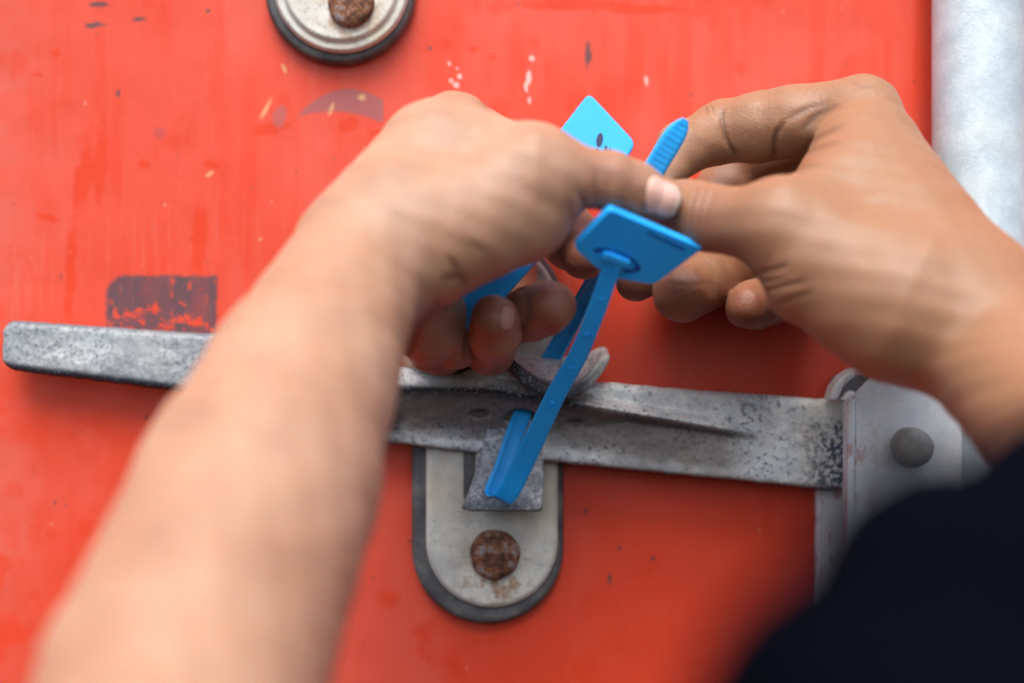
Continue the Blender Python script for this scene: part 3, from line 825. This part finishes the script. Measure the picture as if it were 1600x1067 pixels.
def organic(p):
    x, y, z = p.T * 1.0
    return (np.sin(x * 160 + 1.3 * np.sin(z * 110)) * np.sin(z * 150 + y * 90) * .0003 + np.sin(x * 310 + z * 270 + y * 200) * np.sin(z * 330 - x * 120) * .00022)
def arm(fore, palm, thumb, fing, p):
    dp = smin(mass(p, palm, .017), chain(p, fore), .010) + .0008
    out = dp
    for f, kk in [(thumb, .012)] + [(f, .010) for f in fing]:
        d = chain(p, f); root = J(f[0])[0]
        dist = np.sqrt(((p - root) ** 2).sum(1))
        k = .0006 + kk * np.exp(-(dist / .026) ** 2)
        out = np.minimum(out, smin(dp, d, k))
    return out
def arms_sdf(p):
    d = np.full(len(p), 1.0)
    u, v, _ = to_px(p)
    mid = p[:, 0] > P(960, 500, .62)[0]
    xl, xr = P(1150, 500, .6)[0], P(930, 500, .6)[0]
    ml, mr = p[:, 0] < xl, p[:, 0] > xr
    d = np.full(len(p), .05)
    if ml.any(): d[ml] = np.minimum(d[ml], arm(L_fore, L_palm, L_thumb, L_fing, p[ml]))
    if mr.any(): d[mr] = np.minimum(d[mr], arm(R_fore, R_palm, R_thumb, R_fing, p[mr]))
    near = np.abs(d) < .012
    if near.any():
        pn = p[near]; m, tip, g = nail_fields(pn)
        d[near] += groove_amt(pn) + organic(pn) - m * .0004 + g * .0004
    return d
blobs_red = [((860, 480, .60), .016, .95), ((775, 500, .60), .015, .95), ((700, 550, .64), .02, .8), ((905, 400, .62), .018, .9), ((1066, 457, .625), .017, .75), ((1165, 479, .635), .015, .85),
             ((995, 440, .65), .014, .8), ((1125, 420, .66), .02, .55), ((1110, 200, .65), .014, .15), ((1060, 330, .59), .012, .35), ((1100, 345, .57), .013, .38), ((1205, 480, .66), .014, .8), ((1170, 280, .70), .025, .5),
             ((945, 275, .56), .013, .38), ((985, 295, .565), .011, .35), ((1270, 262, .59), .008, .35)]
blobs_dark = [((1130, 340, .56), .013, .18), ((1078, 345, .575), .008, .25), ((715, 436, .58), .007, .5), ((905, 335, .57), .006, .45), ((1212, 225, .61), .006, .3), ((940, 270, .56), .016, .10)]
def skin_attrs(v):
    def bl(L_):
        o = np.zeros(len(v))
        for (a, b, d), r, val in L_: o = np.maximum(o, val * np.exp(-(((v - P(a, b, d)) ** 2).sum(1)) / r ** 2))
        return o
    m, tip, g = nail_fields(v)
    gr = np.clip(groove_amt(v) / .00045, 0, 1)  # crease mask: darkens narrow folds in the colour, in place of shade
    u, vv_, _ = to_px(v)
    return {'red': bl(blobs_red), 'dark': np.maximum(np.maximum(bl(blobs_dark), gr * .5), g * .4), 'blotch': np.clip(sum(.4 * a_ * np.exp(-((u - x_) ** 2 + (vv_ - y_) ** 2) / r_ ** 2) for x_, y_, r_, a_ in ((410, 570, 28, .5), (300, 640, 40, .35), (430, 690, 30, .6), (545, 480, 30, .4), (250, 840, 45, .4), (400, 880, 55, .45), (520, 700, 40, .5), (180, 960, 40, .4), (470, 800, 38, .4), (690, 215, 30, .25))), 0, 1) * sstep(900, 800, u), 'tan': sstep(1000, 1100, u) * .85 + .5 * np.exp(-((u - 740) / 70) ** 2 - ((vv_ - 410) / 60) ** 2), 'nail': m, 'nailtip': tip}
pe = tag(empty('person', (0.0, .1, 0.3)), 'person with bare forearms and dark navy shirt closing the blue seal with both hands', 'person')
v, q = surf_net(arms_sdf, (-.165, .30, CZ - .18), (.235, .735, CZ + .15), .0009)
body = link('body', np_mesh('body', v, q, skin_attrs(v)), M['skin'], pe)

# shirt: torso below the lens and the two sleeves
def shirt(p):
    sh_r, sh_l = np.array([.165, .03, CZ - .20]), np.array([-.215, .03, CZ - .20])
    er, el = P(1475, 1100, .200), P(120, 1700, .30); e2 = P(1745, 965, .25)
    sl_r = smin(rcone(p, sh_r, er, .058, .0318), rcone(p, er, e2, .0318, .0392), .010); sl_l = rcone(p, sh_l, el, .070, .056)
    to = rcone(p, np.array([-.025, -.02, CZ - .26]), np.array([-.025, 0, CZ - .75]), .12, .15)
    sq = p * np.array([1, 1, 1]); 
    yoke = rcone(p, sh_r, sh_l, .075, .075)
    d = smin(smin(to, yoke, .06), smin(sl_r, sl_l, .01), .03)
    x, y, z = p.T
    return d + .007 * np.sin(z * 60 + x * 35 + 2 * np.sin(y * 30)) * np.sin(y * 45 + x * 40)
v, q = surf_net(shirt, (-.36, -.22, CZ - .93), (.36, .46, CZ - .02), .006)
link('shirt', np_mesh('shirt', v, q), M['cloth'], pe)
